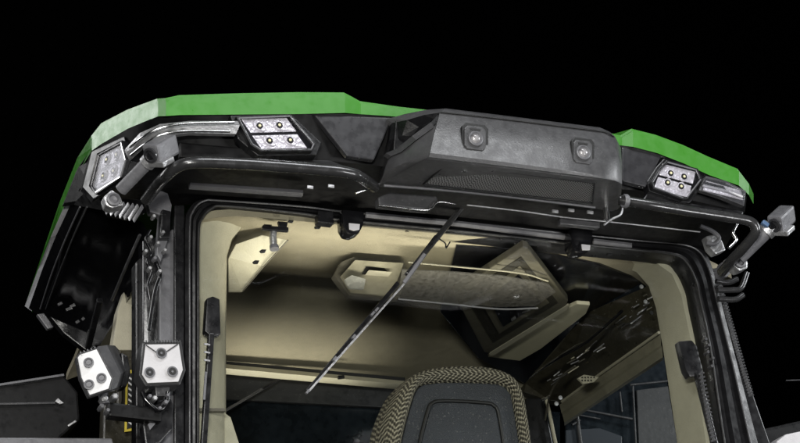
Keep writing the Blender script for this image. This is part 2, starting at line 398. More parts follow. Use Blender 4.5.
work_lamp(OC([(101, 154), (122, 143), (117, 175), (93, 187)]), 0, [(.28, .25), (.72, .25), (.28, .75), (.72, .75)],
          OC([(96.6, 153.5), (122, 140), (127, 160), (121.5, 178), (95, 194.5), (88.5, 186)]), bw=.19, RM=REFL2,
          label='faceted corner work light on the near end of the roof')
work_lamp([(664, 163), (697, 171), (690, 196), (656, 186)], -.37, [(.3, .3), (.7, .3), (.3, .7), (.7, .7)],
          [(667, 160), (698, 168.5), (703, 179.6), (688, 199), (683, 199.5), (653, 188.5), (651, 182), (658, 169.7)], bw=.19)
# dark surrounds of the lamps
slab('lamp_surround', [(230, 115), (290, 112.9), (322, 143), (317, 155), (258, 156), (238, 139)], -.358, BLACK, T, .03, .003)
slab('lamp_surround', [(665, 157), (700, 165), (707, 181), (690, 203), (680, 202), (649, 191), (647, 181), (656, 167)], -.354, BLACK, T, .03, .003)
slab('lamp_surround', OC([(92, 151), (124, 136), (131, 160), (124, 182), (94, 199), (83, 187)], .004), 0, BLACK, T, .03, .003)

slab('fascia_panel', [(91, 149, -.03), (98, 152, -.03), (92, 186, .0), (104, 206, .0), (76, 201, .16), (64, 203, .22), (79, 166, .1)], 0, PITCH, T, .03, .003)
# marker strips between the lamps
def strip(name, a, b_, label=None):
    h = sheet(name, [a, b_], CHROME, T, .02, smooth=False, label=label); return h
mk = sheet('marker_light', [[(126, 148, -.26), (140, 133, -.33), (160, 124, -.36), (190, 121, -.375), (238, 121, -.375)],
                       [(128, 153, -.27), (142, 139, -.34), (162, 129.5, -.37), (190, 126, -.385), (240, 125, -.385)],
                       [(131, 159, -.26), (146, 145, -.33), (164, 136, -.36), (190, 133, -.375), (236, 134, -.375)]], ALU, T, .015)
tube('reflector', [(130, 147, -.28), (143, 137, -.355), (162, 127.5, -.385), (190, 123.5, -.395), (234, 122.5, -.395)], .0035, CHROME, mk)
tube('reflector', [(131, 155, -.28), (146, 143.5, -.35), (164, 134, -.38), (190, 131, -.39), (230, 131.5, -.39)], .0035, CHROME, mk)
mk = sheet('marker_light', [[(706, 176, -.365), (725, 180.5, -.365), (746, 191, -.35)], [(702, 183, -.375), (723, 188.5, -.375), (745, 199, -.355)],
                       [(699, 190, -.365), (720, 196.5, -.365), (744, 206, -.345)]], SOFTGREY, T, .015)
slab('reflector', [(706, 180.5), (741, 190.5), (743, 200), (703, 190)], -.372, REFL, mk, .004, .0)
tube('rim', [(703, 185.5, -.385), (724, 190.5, -.385), (742, 197, -.375)], .004, WHITE, mk)
sheet('lens', [[(706, 178, -.388), (725, 182.5, -.388), (745, 192, -.372)], [(702, 184.5, -.396), (723, 190, -.396), (744, 199.5, -.376)],
               [(700, 189, -.388), (721, 195.5, -.388), (743, 204, -.368)]], LENS, mk, .002)

# ---- centre camera housing (the big grey hump)
Yf = -.50
A = P(440.5, 111, Yf+.03); B = P(606, 132, Yf+.03); B1 = P(616, 137, Yf+.045); B2 = P(621, 150, Yf+.05)
E1 = P(613, 177, Yf-.005); G_ = P(431, 154, Yf-.005)
def hump():
    fr_t = [(440, 112, -.48), (500, 118.5, -.48), (560, 126, -.48), (603, 131.5, -.478), (615, 136.5, -.465), (621, 148, -.44)]
    fr_m = [(434, 135, -.495), (500, 143, -.5), (560, 150, -.5), (603, 155, -.498), (617, 158, -.487), (622, 163, -.455)]
    fr_b = [(430, 153, -.51), (500, 161.5, -.515), (560, 169.5, -.515), (600, 174.5, -.512), (615, 177, -.5), (622, 180, -.465)]
    lip = [(429, 157, -.505), (500, 165.5, -.51), (560, 173, -.51), (600, 178, -.508), (614.5, 180.5, -.495), (622, 184, -.462)]
    un = [(380, 184, -.3), (460, 190.5, -.3), (540, 199.5, -.3), (592, 206, -.3), (615, 209.5, -.3), (620, 207, -.3)]
    bk = [(382, 186, -.15), (460, 192, -.15), (540, 201, -.15), (592, 207, -.15), (612, 210, -.15), (618, 209, -.15)]
    tp1 = [(446, 108.5, -.45), (500, 115, -.45), (560, 122.5, -.45), (600, 127.5, -.45), (610, 132, -.44), (616, 143, -.42)]
    tp0 = [(446, 110, -.15), (500, 117, -.15), (560, 124, -.15), (600, 129, -.15), (610, 132, -.15), (616, 143, -.15)]
    rows_ = [tp0, tp1, fr_t, fr_m, fr_b, lip, un, bk]
    return sheet('camera_housing', rows_, GREY, T, .01)
H = hump()
# left end: folded wedge with a deep groove
sheet('housing_wing', [[(387, 119, -.36), (405, 114, -.4), (425, 110, -.43), (446, 108.5, -.45)],
                [(392, 123, -.37), (407, 120, -.415), (424, 115, -.45), (440, 112.5, -.48)]], GREY, H, .02, smooth=False)
sheet('housing_wing', [[(392, 123, -.37), (407, 120, -.415), (424, 115, -.45), (440, 112.5, -.48)],
                [(389, 140, -.36), (402, 136, -.39), (419, 127, -.42), (434, 119, -.465)],
                [(386, 153, -.33), (396, 149, -.36), (412, 136, -.40), (430, 122, -.46)]], BLACK, H, .02, smooth=False)
sheet('housing_wing', [[(386, 153, -.36), (396, 149, -.39), (412, 136, -.45), (431, 122, -.482)],
                [(391, 156, -.38), (401, 152, -.41), (416, 140, -.46), (434, 127, -.49)],
                ], SOFTGREY, H, .02, smooth=False)
sheet('housing_wing', [[(391, 156, -.37), (401, 152, -.40), (416, 141, -.455), (436, 125, -.487)],
                [(388, 164, -.37), (402, 157, -.42), (417, 147, -.465), (434, 136, -.495)],
                [(386, 172, -.36), (402, 164, -.42), (417, 158, -.465), (431, 153, -.51)],
                [(381, 183, -.31), (401, 172, -.39), (416, 163, -.45), (429.5, 157, -.505)]], GREY, H, .02)
tube('edge_groove', [(440.5, 112, -.483), (500, 118.5, -.483), (560, 126, -.483), (603, 131.5, -.481), (614, 136.5, -.47)], .0022, BLACKINK, H, n=3)
tube('lower_lip', [(384, 185.5, -.31), (460, 191.5, -.31), (540, 200.5, -.31), (595, 207.5, -.31)], .0035, POST, H, n=3)
slab('housing_wing', [(396, 118.5, -.385), (446, 110, -.385), (446, 150, -.385), (392, 170, -.37)], 0, BLACK, H, .1, .003)
# grille in the underside
def lerp3(a, b_, t): return tuple(a[i]+(b_[i]-a[i])*t for i in range(3))
gr = [[lerp3((446, 165, -.462), (594, 183.5, -.468), t/8) for t in range(9)], [lerp3((424, 184, -.342), (592, 202.5, -.345), t/8) for t in range(9)]]
sheet('grille', gr, MESHM, H, .006, smooth=False)
fr = [(446, 164.5, -.466), (594.5, 183, -.472), (592.5, 203.3, -.346), (423, 184.6, -.344)]
v = [P(*p) for p in fr]; fo = [P(*p) for p in ((447.5, 162.5, -.474), (597, 181, -.482), (596, 206, -.34), (417, 186.5, -.338))]
for i in range(4):
    boxbeam('grille_frame', v[i], v[(i+1) % 4], .004, .004, BLACK, H, .001)
# round sensors on the housing face
for cx, cy, wd, hg in ((475.3, 137.8, 12.4, 13.6), (583, 151.8, 10.8, 13.2)):
    Yc = -.506
    def rr(s, k=0): 
        base = [(-1, -.72), (-.72, -1), (.72, -1), (1, -.72), (1, .72), (.72, 1), (-.72, 1), (-1, .72)]
        return [(cx+wd*s*a + .0*b_, cy+hg*s*b_+wd*s*a*.13) for a, b_ in base]
    sb = slab('camera_unit', rr(1.06), Yc+.004, BLACKINK, T, .03, .002)
    slab('face_plate', rr(.86), Yc-.004, GREY, sb, .02, .002)
    slab('label_mark', [(cx-wd*.4, cy-hg*.72), (cx+wd*.45, cy-hg*.64), (cx+wd*.42, cy-hg*.52), (cx-wd*.42, cy-hg*.6)], Yc-.0055, BLACKINK, sb, .003, 0)
    c = P(cx, cy+1, Yc-.006); ax = Vector((0, -1, -.05))
    lathe('lens_ring', c, ax, [(.0195, -.004), (.0195, .004), (.0165, .006), (.0135, .003), (.0115, .001)], POST, sb)
    lathe('lens', c, ax, [(.0125, .001), (.0115, .004), (.008, .007), (.004, .0085), (0.0001, .009)], REFL2, sb)

# ---- rear window frame: ring of posts and header
outer = [(184, 560), (184, 443), (184, 330), (184, 232), (187, 212), (198, 201.5), (220, 202), (300, 207), (345, 212), (460, 222), (560, 232), (640, 240), (680, 243), (700, 250), (710, 266), (719, 300), (739, 377), (756, 441), (788, 560)]
inner = [(197.5, 560), (197.5, 443), (197.5, 330), (198, 240), (201, 222), (211, 211), (226, 208.5), (300, 216), (345, 223), (460, 234), (560, 245.5), (630, 252.5), (662, 256), (680, 262), (692, 283), (697, 305), (706, 350), (719, 441), (738, 560)]
n = 90
so = smoothpath([P(x, y, -.005) for x, y in outer], 8); si = smoothpath([P(x, y, -.005) for x, y in inner], 8)
O_ = []; 
for a, b_ in zip(so, si): O_.append((a, b_))
rows = []
for t, dy in ((0, .02), (0.02, -.01), (.25, -.016), (.30, -.004), (.42, -.004), (.5, -.018), (.68, -.02), (.74, -.006), (.84, -.004), (.97, -.012), (1, .03)):
    rows.append([a.lerp(b_, t)+Vector((0, dy, 0)) for a, b_ in O_])
wf = sheetw('rear_window', rows, SATIN, T, .03, label='framed rear window with rounded corners')
tubew('seal', [a.lerp(b_, .27)+Vector((0, -.02, 0)) for a, b_ in O_], .0028, SOFTGREY, wf, 8, 0)
tubew('seal', [a.lerp(b_, .93)+Vector((0, -.014, 0)) for a, b_ in O_], .0035, RUBBER, wf, 8, 0)
slabw('glass', [p for p in [a.lerp(b_, .9)+Vector((0, .004, 0)) for a, b_ in O_][::3]], GLASS, wf, .005, 0)

# outer posts
slab('corner_post', [(160, 236), (174.5, 228), (174.5, 560), (158, 560)], .0, POST, T, .06, .004, label='grey near side corner post')
slab('corner_post', [(174.5, 205), (184.5, 205), (184.5, 560), (174.5, 560)], -.012, BLACK, T, .06, .003)
slab('corner_post', [(143, 240, .03), (160, 236, .02), (158, 560, .02), (143, 560, .03)], .02, GLOSS, T, .05, .003)
slab('corner_post', [(136, 262, .05), (143, 255, .05), (143, 560, .05), (136, 560, .05)], .05, BLACK, T, .05, .003)
slab('corner_post', [(710, 262, .02), (716, 264, .02), (744, 368, .02), (770, 443, .02), (801, 560, .02), (790, 560, .02), (757, 441, .02), (738, 372, .02)], .02, SATIN, T, .08, .003)
def ribbed(pxa, pxb, nn, Y):                                 # ribbed rubber edge strip along the far post
    base = tube('edge_strip', [pxa, ((pxa[0]+pxb[0])/2-1, (pxa[1]+pxb[1])/2), pxb], .006, RUBBER, T, Y=Y)
    v, f = [], []
    for i in range(nn):
        t = i/(nn-1); p = P(pxa[0]+(pxb[0]-pxa[0])*t, pxa[1]+(pxb[1]-pxa[1])*t, Y)
        a, g = tubegeo([p+Vector((-.009, -.004, -.003)), p+Vector((.009, -.004, .003))], .0032, 6)
        f += [tuple(x+len(v) for x in q) for q in g]; v += a
    link('ribs', v, f, SOFTGREY, base)
ribbed((714, 270), (750, 396), 44, .0)
ribbed((700.5, 374), (713, 441), 18, -.03)

# header rails and brackets between housing and window
def rail(a, b_, h, Y, m, name='header_rail'):
    slab(name, [a, b_, (b_[0], b_[1]+h), (a[0], a[1]+h)], Y, m, T, .01, .001)
sheet('header_rail', [[(190, 182.5, -.16), (245, 186, -.16), (303, 190, -.16)], [(190, 185, -.17), (245, 189, -.17), (303, 193, -.17)], [(190, 187.5, -.16), (245, 191.5, -.16), (303, 195.5, -.16)]], POST, T, .012)
sheet('header_rail', [[(366, 212, -.03), (455, 220.5, -.03), (570, 234.5, -.03)], [(366, 214, -.035), (455, 222.5, -.035), (570, 236.5, -.035)], [(366, 217, -.03), (455, 225.5, -.03), (570, 239.5, -.03)]], POST, T, .01)
sheet('header_rail', [[(594, 238.5, -.03), (632, 243, -.03)], [(594, 240.5, -.035), (632, 245, -.035)], [(594, 243, -.03), (632, 247.5, -.03)]], POST, T, .01)
tube('header_rail', [(467, 205), (520, 211), (566, 217.5), (620, 223), (700, 232)], .0022, ALU, T, Y=-.2)
slab('bracket', [(378, 197), (390, 192), (437, 196), (438, 202), (429, 210), (379, 205)], -.2, SOFTGREY, T, .03, .004)
tube('bracket_edge', [(379, 205), (400, 207.5), (428, 210), (438, 202), (455, 204)], .0025, CHROME, T, Y=-.21, n=3)
tube('bracket_edge', [(356, 193.5), (368, 189), (379, 184)], .0025, CHROME, T, Y=-.3, n=3)
slab('bracket', [(560, 217), (600, 221), (600, 228), (560, 224)], -.18, SOFTGREY, T, .02, .003)
# window hinges hanging over the header
for cx, cy, s in ((353, 221, 1), (581.5, 240, -1)):
    hb = slab('window_hinge', [(cx-11, cy-12), (cx+12, cy-10), (cx+11, cy+4), (cx+7, cy+11), (cx+1, cy+13.5), (cx-6, cy+12), (cx-10, cy+5)], -.07, GLOSS, T, .05, .008, smooth=True)
    slab('hinge_glint', [(cx-4, cy+2), (cx+7, cy+3), (cx+6.5, cy+8.5), (cx+1, cy+9.5), (cx-3.5, cy+8)] if s > 0 else [(cx, cy+4), (cx+9, cy+5), (cx+8.5, cy+10), (cx+1, cy+10)], -.078, WHITE, hb, .004, .001)  # white patch is a painted highlight on the hinge
slab('bracket', [(318, 210), (334, 211.5), (334, 224), (318, 222)], -.04, BLACK, T, .03, .003)

# ---- hand rails
tube('hand_rail', [(146, 200, -.2), (156, 187, -.27), (166, 176, -.36), (178, 166.5, -.4), (196, 162.5, -.42), (236, 163.5, -.42), (276, 166, -.42), (320, 169.5, -.42), (344, 172, -.42), (360, 177, -.4), (374, 187, -.3)], .0145, TUBE, T, label='long bent grab rail under the near roof edge')
tube('hand_rail', [(619, 200, -.4), (650, 205, -.42), (690, 211.5, -.42), (730, 217.5, -.42), (747, 220.5, -.42), (754, 225, -.42), (755, 233, -.41), (745, 246, -.37), (731, 261, -.3), (722, 272, -.2)], .0135, TUBE, T, label='bent grab rail under the far roof edge')
lathe('rail_collar', P(625, 201, -.42), (1, 0, 0), [(.0165, -.006), (.0185, -.003), (.0185, .004), (.0165, .007)], POST, T)
for pts in ([(717, 290), (732, 290), (741, 288), (747, 273)], [(718, 299), (735, 299.5), (743, 295)], [(716, 281), (728, 282.5), (737, 279)]):
    tube('step_rail', pts, .0085, TUBE, T, Y=-.05, n=5)
# inner wiring loop and clips near the far corner
tube('hose', [(700, 226), (712, 231), (719, 238), (714, 244), (706, 243)], .006, POST, T, Y=-.2)
tube('hose', [(738, 222), (733, 232), (736, 240), (729, 248)], .005, CHROME, T, Y=-.3)
slab('bracket', [(706, 236), (716, 234), (722, 240), (726, 250), (716, 254), (710, 248)], -.18, ALU, T, .03, .004)
slab('bracket', [(722, 262), (730, 260), (734, 270), (727, 277), (719, 275)], -.15, POST, T, .03, .004)

# ---- swivel arms with head blocks at both roof corners
def swivel(a, b_, ra, head, foot, label, sc=1):
    hd = tubew('swivel_arm', [a, a.lerp(b_, .5), b_], ra*1.02, POST, T, 20, 2, label=label)
    d = (b_-a).normalized(); hc = sum(head, Vector())/len(head)
    h0, h1 = head
    boxbeam('head_block', h0, h1, .046*sc, .050*sc, POST, hd, .007, roll=.35)
    e = (h0-h1).normalized()
    lathe('head_ring', h0+e*.001, e, [(.019, -.004), (.019, .004), (.014, .005), (.011, .0), (.0001, -.001)], SEMI, hd)
    boxbeam('head_flange', h0.lerp(h1, .2)+Vector((0, -.0, -.032)), h0.lerp(h1, .75)+Vector((0, 0, -.032)), .05, .014, ALU, hd, .003, roll=.35)
    tubew('clamp', [b_-d*.014, b_+d*.01], ra*1.3, ALU, hd, 16, 0)
    disc('clamp_bolt', b_+Vector((-.004, -.03, .0)), (0, 1, 0), .010, .02, GLOSS, hd)
    slabw('foot', foot, ALU, hd, .04, .005)
    lathe('foot_ring', sum(foot, Vector())/len(foot)+Vector((0, -.004, 0)), (0, -1, 0), [(.017, -.01), (.017, .004), (.012, .006), (.009, .0), (.0001, -.002)], POST, hd)
    return hd
Y = -.36
swivel(P(121, 190, -.3), P(150, 160, -.38), .0155, [P(151, 155, Y-.05), P(171, 143.5, Y-.02)],
       [P(104, 196, -.27), P(112, 189, -.27), P(121, 197, -.27), P(124, 205, -.27), P(112, 208, -.27), P(106, 205, -.27)], 'grey swivel arm with block head at the near roof corner')
swivel(P(739, 258, -.3), P(769, 229, -.36), .0185, [P(775, 225, Y-.03), P(788, 213, Y-.0)],
       [P(729, 256, -.28), P(736, 254, -.28), P(748, 261, -.28), P(748, 268, -.28), P(740, 271, -.28), P(732, 264, -.28)], 'grey swivel arm with block head at the far roof corner', .95)
boxbeam('cable_clip', P(762, 222, -.38), P(768, 226, -.38), .012, .012, mat('blue_clip', (.08, .14, .25), .4), T, .002)
slab('bracket', [(146, 198), (155, 188), (168, 193), (172, 205), (168, 240), (161, 262), (157, 255), (160, 215), (150, 212)], -.05, POST, T, .03, .004)
slab('bracket', [(162, 209), (171, 211), (170, 238), (160, 238)], -.07, BLACK, T, .03, .003)
for x, y in ((158, 243), (163, 232), (155, 258), (151, 237), (165, 250), (146, 251), (160, 271), (150, 268), (154, 216)):
    lathe('bolt', P(x, y, -.085), (0, -1, 0), [(.0055, -.02), (.0055, .001), (.004, .003), (.0001, .003)], ALU if random.random() < .6 else POST, T, seg=6)
tube('cable', [(150, 230), (146, 240), (151, 252), (147, 262), (152, 272), (148, 285), (150, 300)], .0035, GLOSS, T, Y=-.08)
tube('cable', [(156, 262), (160, 275), (155, 292), (149, 330)], .005, GLOSS, T, Y=-.06)
# cooling fins under the corner
fins = empty('cooling_fins', P(125, 208, -.05)); fins.parent = T; fins.location = P(125, 208, -.05)-o_world(T)
slab('fin_plate', [(104, 204, -.05), (122, 198, -.08), (142, 200, -.1), (146, 212, -.06), (128, 218, -.02), (108, 214, -.02)], 0, BLACK, fins, .02, .003)
for i in range(7):
    x = 106+i*4.6
    boxbeam('fin', P(x+9, 202+i*.7, -.14), P(x, 213+i*1.3, -.1), .003, .012, ALU if i % 2 else POST, fins, 0)

# ---- near side of the roof: dark underside pod with pale edge strip
def Q(px, py, Y): return P(px, py, Y)
sp = sheet('side_pod', [[(73, 200, .2), (58, 232, .42), (44, 266, .72), (30, 306, 1.08)],
                   [(80, 205, .15), (66, 238, .38), (52, 272, .68), (38, 312, 1.05)],
                   [(105, 209, .12), (92, 245, .36), (78, 280, .66), (58, 322, 1.0)],
                   [(122, 214, .1), (112, 248, .33), (98, 285, .62), (72, 332, .95)],
                   [(142, 222, .06), (134, 252, .25), (118, 292, .5), (88, 342, .8)],
                   [(150, 236, .05), (140, 270, .2), (128, 300, .4), (100, 345, .7)]], GLOSS, T, .02)
sheet('edge_trim', [[(66, 203, .25), (52, 235, .47), (39, 268, .77), (26, 304, 1.12)], [(73.5, 198, .2), (61, 231, .42), (46, 268, .72), (33, 309, 1.08)]], mat('pale_grey_trim', (.6, .6, .63), .45, 0, .1, 60, .1), sp, .02, smooth=False)
for off, m_ in ((9, POST), (16, SOFTGREY), (56, POST)):
    tube('seam', [(71+off, 207, .1), (57+off, 238, .33), (43+off, 273, .63), (33+off*.8, 309, .98)], .0022, m_, sp, n=4)
tube('seam', [(140, 235, 0), (128, 262, .1), (112, 300, .3)], .004, SOFTGREY, sp)
slab('clip', [(37, 314), (44, 313), (54, 327), (48, 329)], .9, POST, sp, .02, .003)
slab('panel_bracket', [(50, 316), (92, 334), (100, 345), (86, 350), (64, 333)], .8, BLACK, T, .03, .003)
for x, y, l in ((66, 310, 6), (58, 305, 4), (70, 307, 5), (82, 320, 2), (76, 323, 3)):
    boxbeam('clip', P(x, y, .6), P(x+l, y-2, .6), .008, .008, SOFTGREY, sp, .001)
boxbeam('strut', P(100, 300, .4), P(88, 348, .6), .016, .016, BLACK, T, .003)

# ---- beige side trim glimpsed behind the near post
slab('side_trim', [(136, 258), (136, 350), (112, 350), (118, 310)], .42, BEIGE, T, .05, .005)
slab('side_trim', [(136, 350), (136, 560), (100, 560), (104, 400), (112, 350)], .425, OLIVE, T, .05, .005)
slab('side_trim', [(119, 350), (121, 350), (122, 400), (117, 420)], .40, TAUPE, T, .02, .003)
# warning label: yellow border, black and white chevrons
wl = slab('warning_label', [(126, 371), (136, 369), (136, 430), (124.5, 432)], .405, YELLOW, T, .003, 0, label='yellow bordered warning label behind the work lights')
slab('label_ground', [(128, 374), (134.5, 372.5), (134.5, 427), (127, 429)], .401, BLACKINK, wl, .002, 0)
for i in range(9):
    y = 376+i*5.6
    slab('label_mark', [(128.5, y), (131.5, y+2.2), (134, y-.6), (134, y+1.4), (131.5, y+4.2), (128.5, y+2)], .398, WHITEGRAPH, wl, .0015, 0)

# ---- lower work lights
def cube_light(face, rim, back, leds, Y, label, thick=.06, bright=False):
    hs = slab('work_light', rim, Y, SOFTGREY, T, thick, .004, label=label)
    slab('bezel', inset(rim, 1.0), Y-.003, BLACKINK if not bright else ALU, hs, .004, .001)
    slab('diffuser', face, Y-.006, WHITE, hs, .004, .001)
    for x, y in leds:
        lathe('bowl', P(x, y, Y-.012), (0, -1, 0), [(.0135, .0), (.0135, .0012), (.0105, .0016), (.008, -.001), (.006, -.001)], POST, hs, seg=18)
        disc('led', P(x, y, Y-.011), (0, -1, 0), .0085, .002, BLACKINK, hs, 14)
        disc('led_chip', P(x, y, Y-.0135), (0, -1, 0), .003, .001, POST, hs, 10)
    for i in range(len(leds)-1):
        pass
    return hs
rim2 = [(143, 341.5), (181.5, 341), (186, 370), (180.5, 384.5), (146, 386), (139, 375)]
c2 = cube_light(inset(rim2, 3), rim2, None, [(161.4, 353), (149.7, 372.3), (172.5, 371.5)], -.12, 'square-on pentagonal work light with three bulbs on the near post')
tube('ridge', [(146, 345), (156, 352)], .0015, SOFTGREY, c2, Y=-.129, n=0); tube('ridge', [(178, 344), (166, 352)], .0015, SOFTGREY, c2, Y=-.129, n=0)
for i in range(14):                                           # ribbed rim
    a = (143+i*2.8, 341.2); boxbeam('rim_rib', P(*a, -.125), P(a[0]+.8, a[1], -.125), .004, .005, SOFTGREY, c2, 0)
# the turned one: face quad tilted towards the left
fY = lambda x: -.14+(x-76)/37*-.05
rim1 = [(76, 357), (79, 353), (97.5, 347), (113.5, 378), (110, 390), (89, 397), (80, 378)]
r1 = [(x, y, fY(x)) for x, y in rim1]
hs = slab('work_light', r1, 0, SOFTGREY, T, .02, .002, label='turned work light with bright white face low on the near side')
slab('diffuser', [(x, y, z-.006) for x, y, z in inset(r1, 1.8)], 0, mat('lit_white_face', (.9, .9, .92), .3, 0, .1, 200, .03), hs, .004, .001)  # lighter white than its twin, paints the face as lit
for x, y in ((88.6, 362.5), (101.5, 378), (89, 384.5)):
    lathe('bowl', P(x, y, fY(x)-.012), (-.35, -1, 0), [(.0125, .0), (.0125, .0012), (.0095, .0016), (.007, -.001), (.006, -.001)], POST, hs, seg=18)
    disc('led', P(x, y, fY(x)-.011), (-.35, -1, 0), .006, .002, POST, hs, 14)
sheet('shell', [[(97.5, 346.5, fY(97)-.0), (105, 362, fY(105)), (113.5, 378, fY(113)), (110, 390, fY(110))],
                [(107, 345, fY(107)+.03), (115, 361, fY(115)+.03), (121, 374, fY(120)+.03), (117, 388, fY(117)+.03)],
                [(115, 345.5, .0), (121, 358, .0), (126, 371, .0), (122, 384.5, .0)],
                [(119, 350, .06), (124, 362, .06), (129, 372, .06), (124, 383, .06)]], GREY, hs, .02, smooth=False)
for i in range(5): boxbeam('rim_rib', P(80+i*3.6, 353-i*1.2, -.16), P(81+i*3.6, 352.6-i*1.2, -.16), .004, .005, POST, hs, 0)
slab('bracket', [(121, 352), (128, 356), (131, 372), (127, 386), (120, 388), (123, 372)], .0, BLACK, T, .04, .004)
# mounting arm
boxbeam('mounting_arm', P(107, 411, -.06), P(160, 417, -.06), .04, .035, PITCH, T, .006)
for x, y, r_ in ((104.5, 398, .013), (115, 396, .012), (102, 406, .009), (108, 410, .008), (155, 398, .01), (166, 402, .009), (160, 408, .007), (150, 396, .008), (168, 395, .007)):
    lathe('bolt', P(x, y, -.11), (0, -1, 0), [(r_*.7, -.03), (r_*.7, .001), (r_*.5, .003), (.0001, .003)], POST if r_ < .01 else ALU, T, seg=6)
tube('bolt', [(103, 393), (105, 404)], .012, POST, T, Y=-.09, n=0)
slab('bracket', [(146, 408), (170, 397), (174, 405), (172, 430), (160, 443), (146, 448), (143, 425)], -.05, BLACK, T, .04, .004)
tube('cable', [(142, 392), (146, 400), (158, 410), (166, 404), (168, 392)], .006, GLOSS, T, Y=-.1)
slab('bracket_edge', [(148, 424), (158, 416), (160, 418), (150, 430)], -.06, POST, T, .01, .001)
slab('bracket', [(155, 386), (170, 386), (169, 396), (156, 396)], -.1, SOFTGREY, T, .04, .003)

# ---- fenders low on both sides
fd = slab('fender', [(-40, 391), (0, 385), (64, 375), (78, 392), (80, 420), (60, 438), (-40, 440)], .2, PITCH, T, .25, .006, label='dark fender edge at the near side')
boxbeam('edge_trim', P(-40, 391, .19), P(64, 375, .19), .006, .006, POST, fd, .001)
boxbeam('edge_trim', P(-40, 405, .19), P(55, 403, .19), .005, .005, SOFTGREY, fd, .001)
slab('sill', [(-40, 437), (112, 438), (114, 446), (-40, 448)], .0, POST, T, .1, .004)
slab('bolt', [(55, 401), (58, 398), (64, 403), (60, 404)], .18, ALU, fd, .01, .001)
boxbeam('edge_trim', P(68, 426, .17), P(76, 421, .17), .005, .005, ALU, fd, .001)
lf = slab('work_light', [(777, 441), (786, 434), (805, 430), (820, 440), (820, 460), (777, 460)], .1, WHITE, T, .08, .006, label='white work light cut off at the far lower edge')
fr_ = slab('fender', [(750, 438), (765, 428), (810, 418), (830, 470), (760, 470)], .25, PITCH, T, .2, .01, label='dark fender at the far side')
tube('edge_trim', [(786, 380.5), (830, 379)], .002, SOFTGREY, fr_, Y=.5, n=0)

# ================================================================== interior
# ---- headliner
def zc(y):
    k = [(-.05, 2.725), (.2, 2.73), (.34, 2.738), (.5, 2.772), (.7, 2.845), (.78, 2.852), (.9, 2.838), (1.3, 2.745), (1.36, 2.73)]
    for i in range(len(k)-1):
        if k[i][0] <= y <= k[i+1][0]:
            t = (y-k[i][0])/(k[i+1][0]-k[i][0]); t = t*t*(3-2*t)*.5+t*.5
            return k[i][1]+(k[i+1][1]-k[i][1])*t
    return k[-1][1]
ys = [-.0+i*1.34/44 for i in range(45)]; xs = [-.62+i*(1.62/30) for i in range(31)]
sheetw('headliner', [[Vector((x, y, zc(y)-.06*max(0, (abs(x-.18)-.6)/.22)**2)) for x in xs] for y in ys], HEAD, T, .02, dirv=(0, 0, 1))
# near side wall trim and pillar trim
sheet('pillar_trim', [[(196, 560, .02), (196, 330, .02), (197, 240, .02), (203, 215, .02), (216, 205, .02), (262, 206, .02)],
                      [(208, 560, .03), (208, 330, .03), (209, 245, .03), (215, 224, .03), (230, 212, .03), (262, 210, .03)],
                      [(224, 560, .08), (224, 330, .08), (225, 255, .08), (231, 238, .08), (243, 225, .08), (264, 214, .06)],
                      [(226, 560, .16), (226, 330, .16), (227, 257, .16), (233, 240, .16), (245, 227, .16), (268, 216, .12)]], BEIGE, T, .02)
slab('pillar_trim', [(198, 408), (224, 408), (226, 411), (198, 411)], .0, TAUPE, T, .02, .001)
slab('pillar_trim', [(224, 412), (231, 417), (240, 445), (250, 560), (224, 560)], .1, BEIGE, T, .05, .004)
sheet('pillar_trim', [[(628, 250, .03), (660, 250, .03), (684, 256, .03), (694, 278, .03), (706, 340, .03), (720, 441, .03), (740, 560, .03)],
                      [(626, 255, .05), (655, 262, .05), (672, 274, .05), (681, 294, .05), (692, 345, .05), (706, 443, .05), (724, 560, .05)],
                      [(622, 262, .12), (640, 270, .14), (652, 284, .14), (659, 305, .14), (666, 345, .14), (681, 443, .14), (700, 560, .14)]], BEIGE, T, .02)
# latch plate by the near header
pl = slab('latch_plate', [(229, 258, .14), (236, 244, .11), (262, 235, .07), (288, 240, .05), (264, 266, .14), (243, 291, .25), (229, 291, .27)], 0, BEIGE, T, .012, .002)
for x, y in ((263, 251), (256, 262)):
    slab('slot', [(x-3.5, y), (x-1, y-1.8), (x+3.5, y-1.5), (x+2, y+1.6), (x-2, y+1.8)], .06, BLACKINK, pl, .004, 0)
tube('seam', [(288, 240, .04), (264, 266, .13), (243, 291, .24)], .002, TAUPE, pl, n=0)
# header trim with cut-outs
hdr = sheet('header_trim', [[(215, 205, .03), (345, 219, .03), (460, 231, .03), (630, 250, .03)], [(215, 211, .035), (345, 224, .035), (460, 235.5, .035), (630, 255, .035)],
                       [(228, 218, .09), (345, 230, .09), (460, 240, .09), (630, 260, .09)]], BEIGE, T, .02)
for x, y, a, b_ in ((276, 212, 5, 6), (268, 226, 4, 2), (283, 224, 5, 3), (291, 219, 3, 3), (300, 213, 10, 2.5), (408, 229.5, 3, 1.2), (610, 254, 2.6, 1.2), (318, 227, 3, 1), (520, 243, 3, 1)):
    slab('clip', [(x-a, y-b_), (x+a, y-b_*.7), (x+a*.8, y+b_), (x-a*.7, y+b_*.8)], .0, BLACK, hdr, .01, .001)
tube('lamp_stalk', [(274, 228), (273, 236), (274, 248)], .010, ALU, T, Y=.01, n=2)
disc('lamp_stalk', P(274, 246, .0), (0, -.2, -1), .012, .01, POST, T)
boxbeam('latch', P(262, 228, -.0), P(288, 230, -.0), .012, .012, BLACK, T, .002)
tube('cable', [(436, 237), (445, 243), (446, 248), (450, 242)], .002, BLACK, T, Y=-.005)

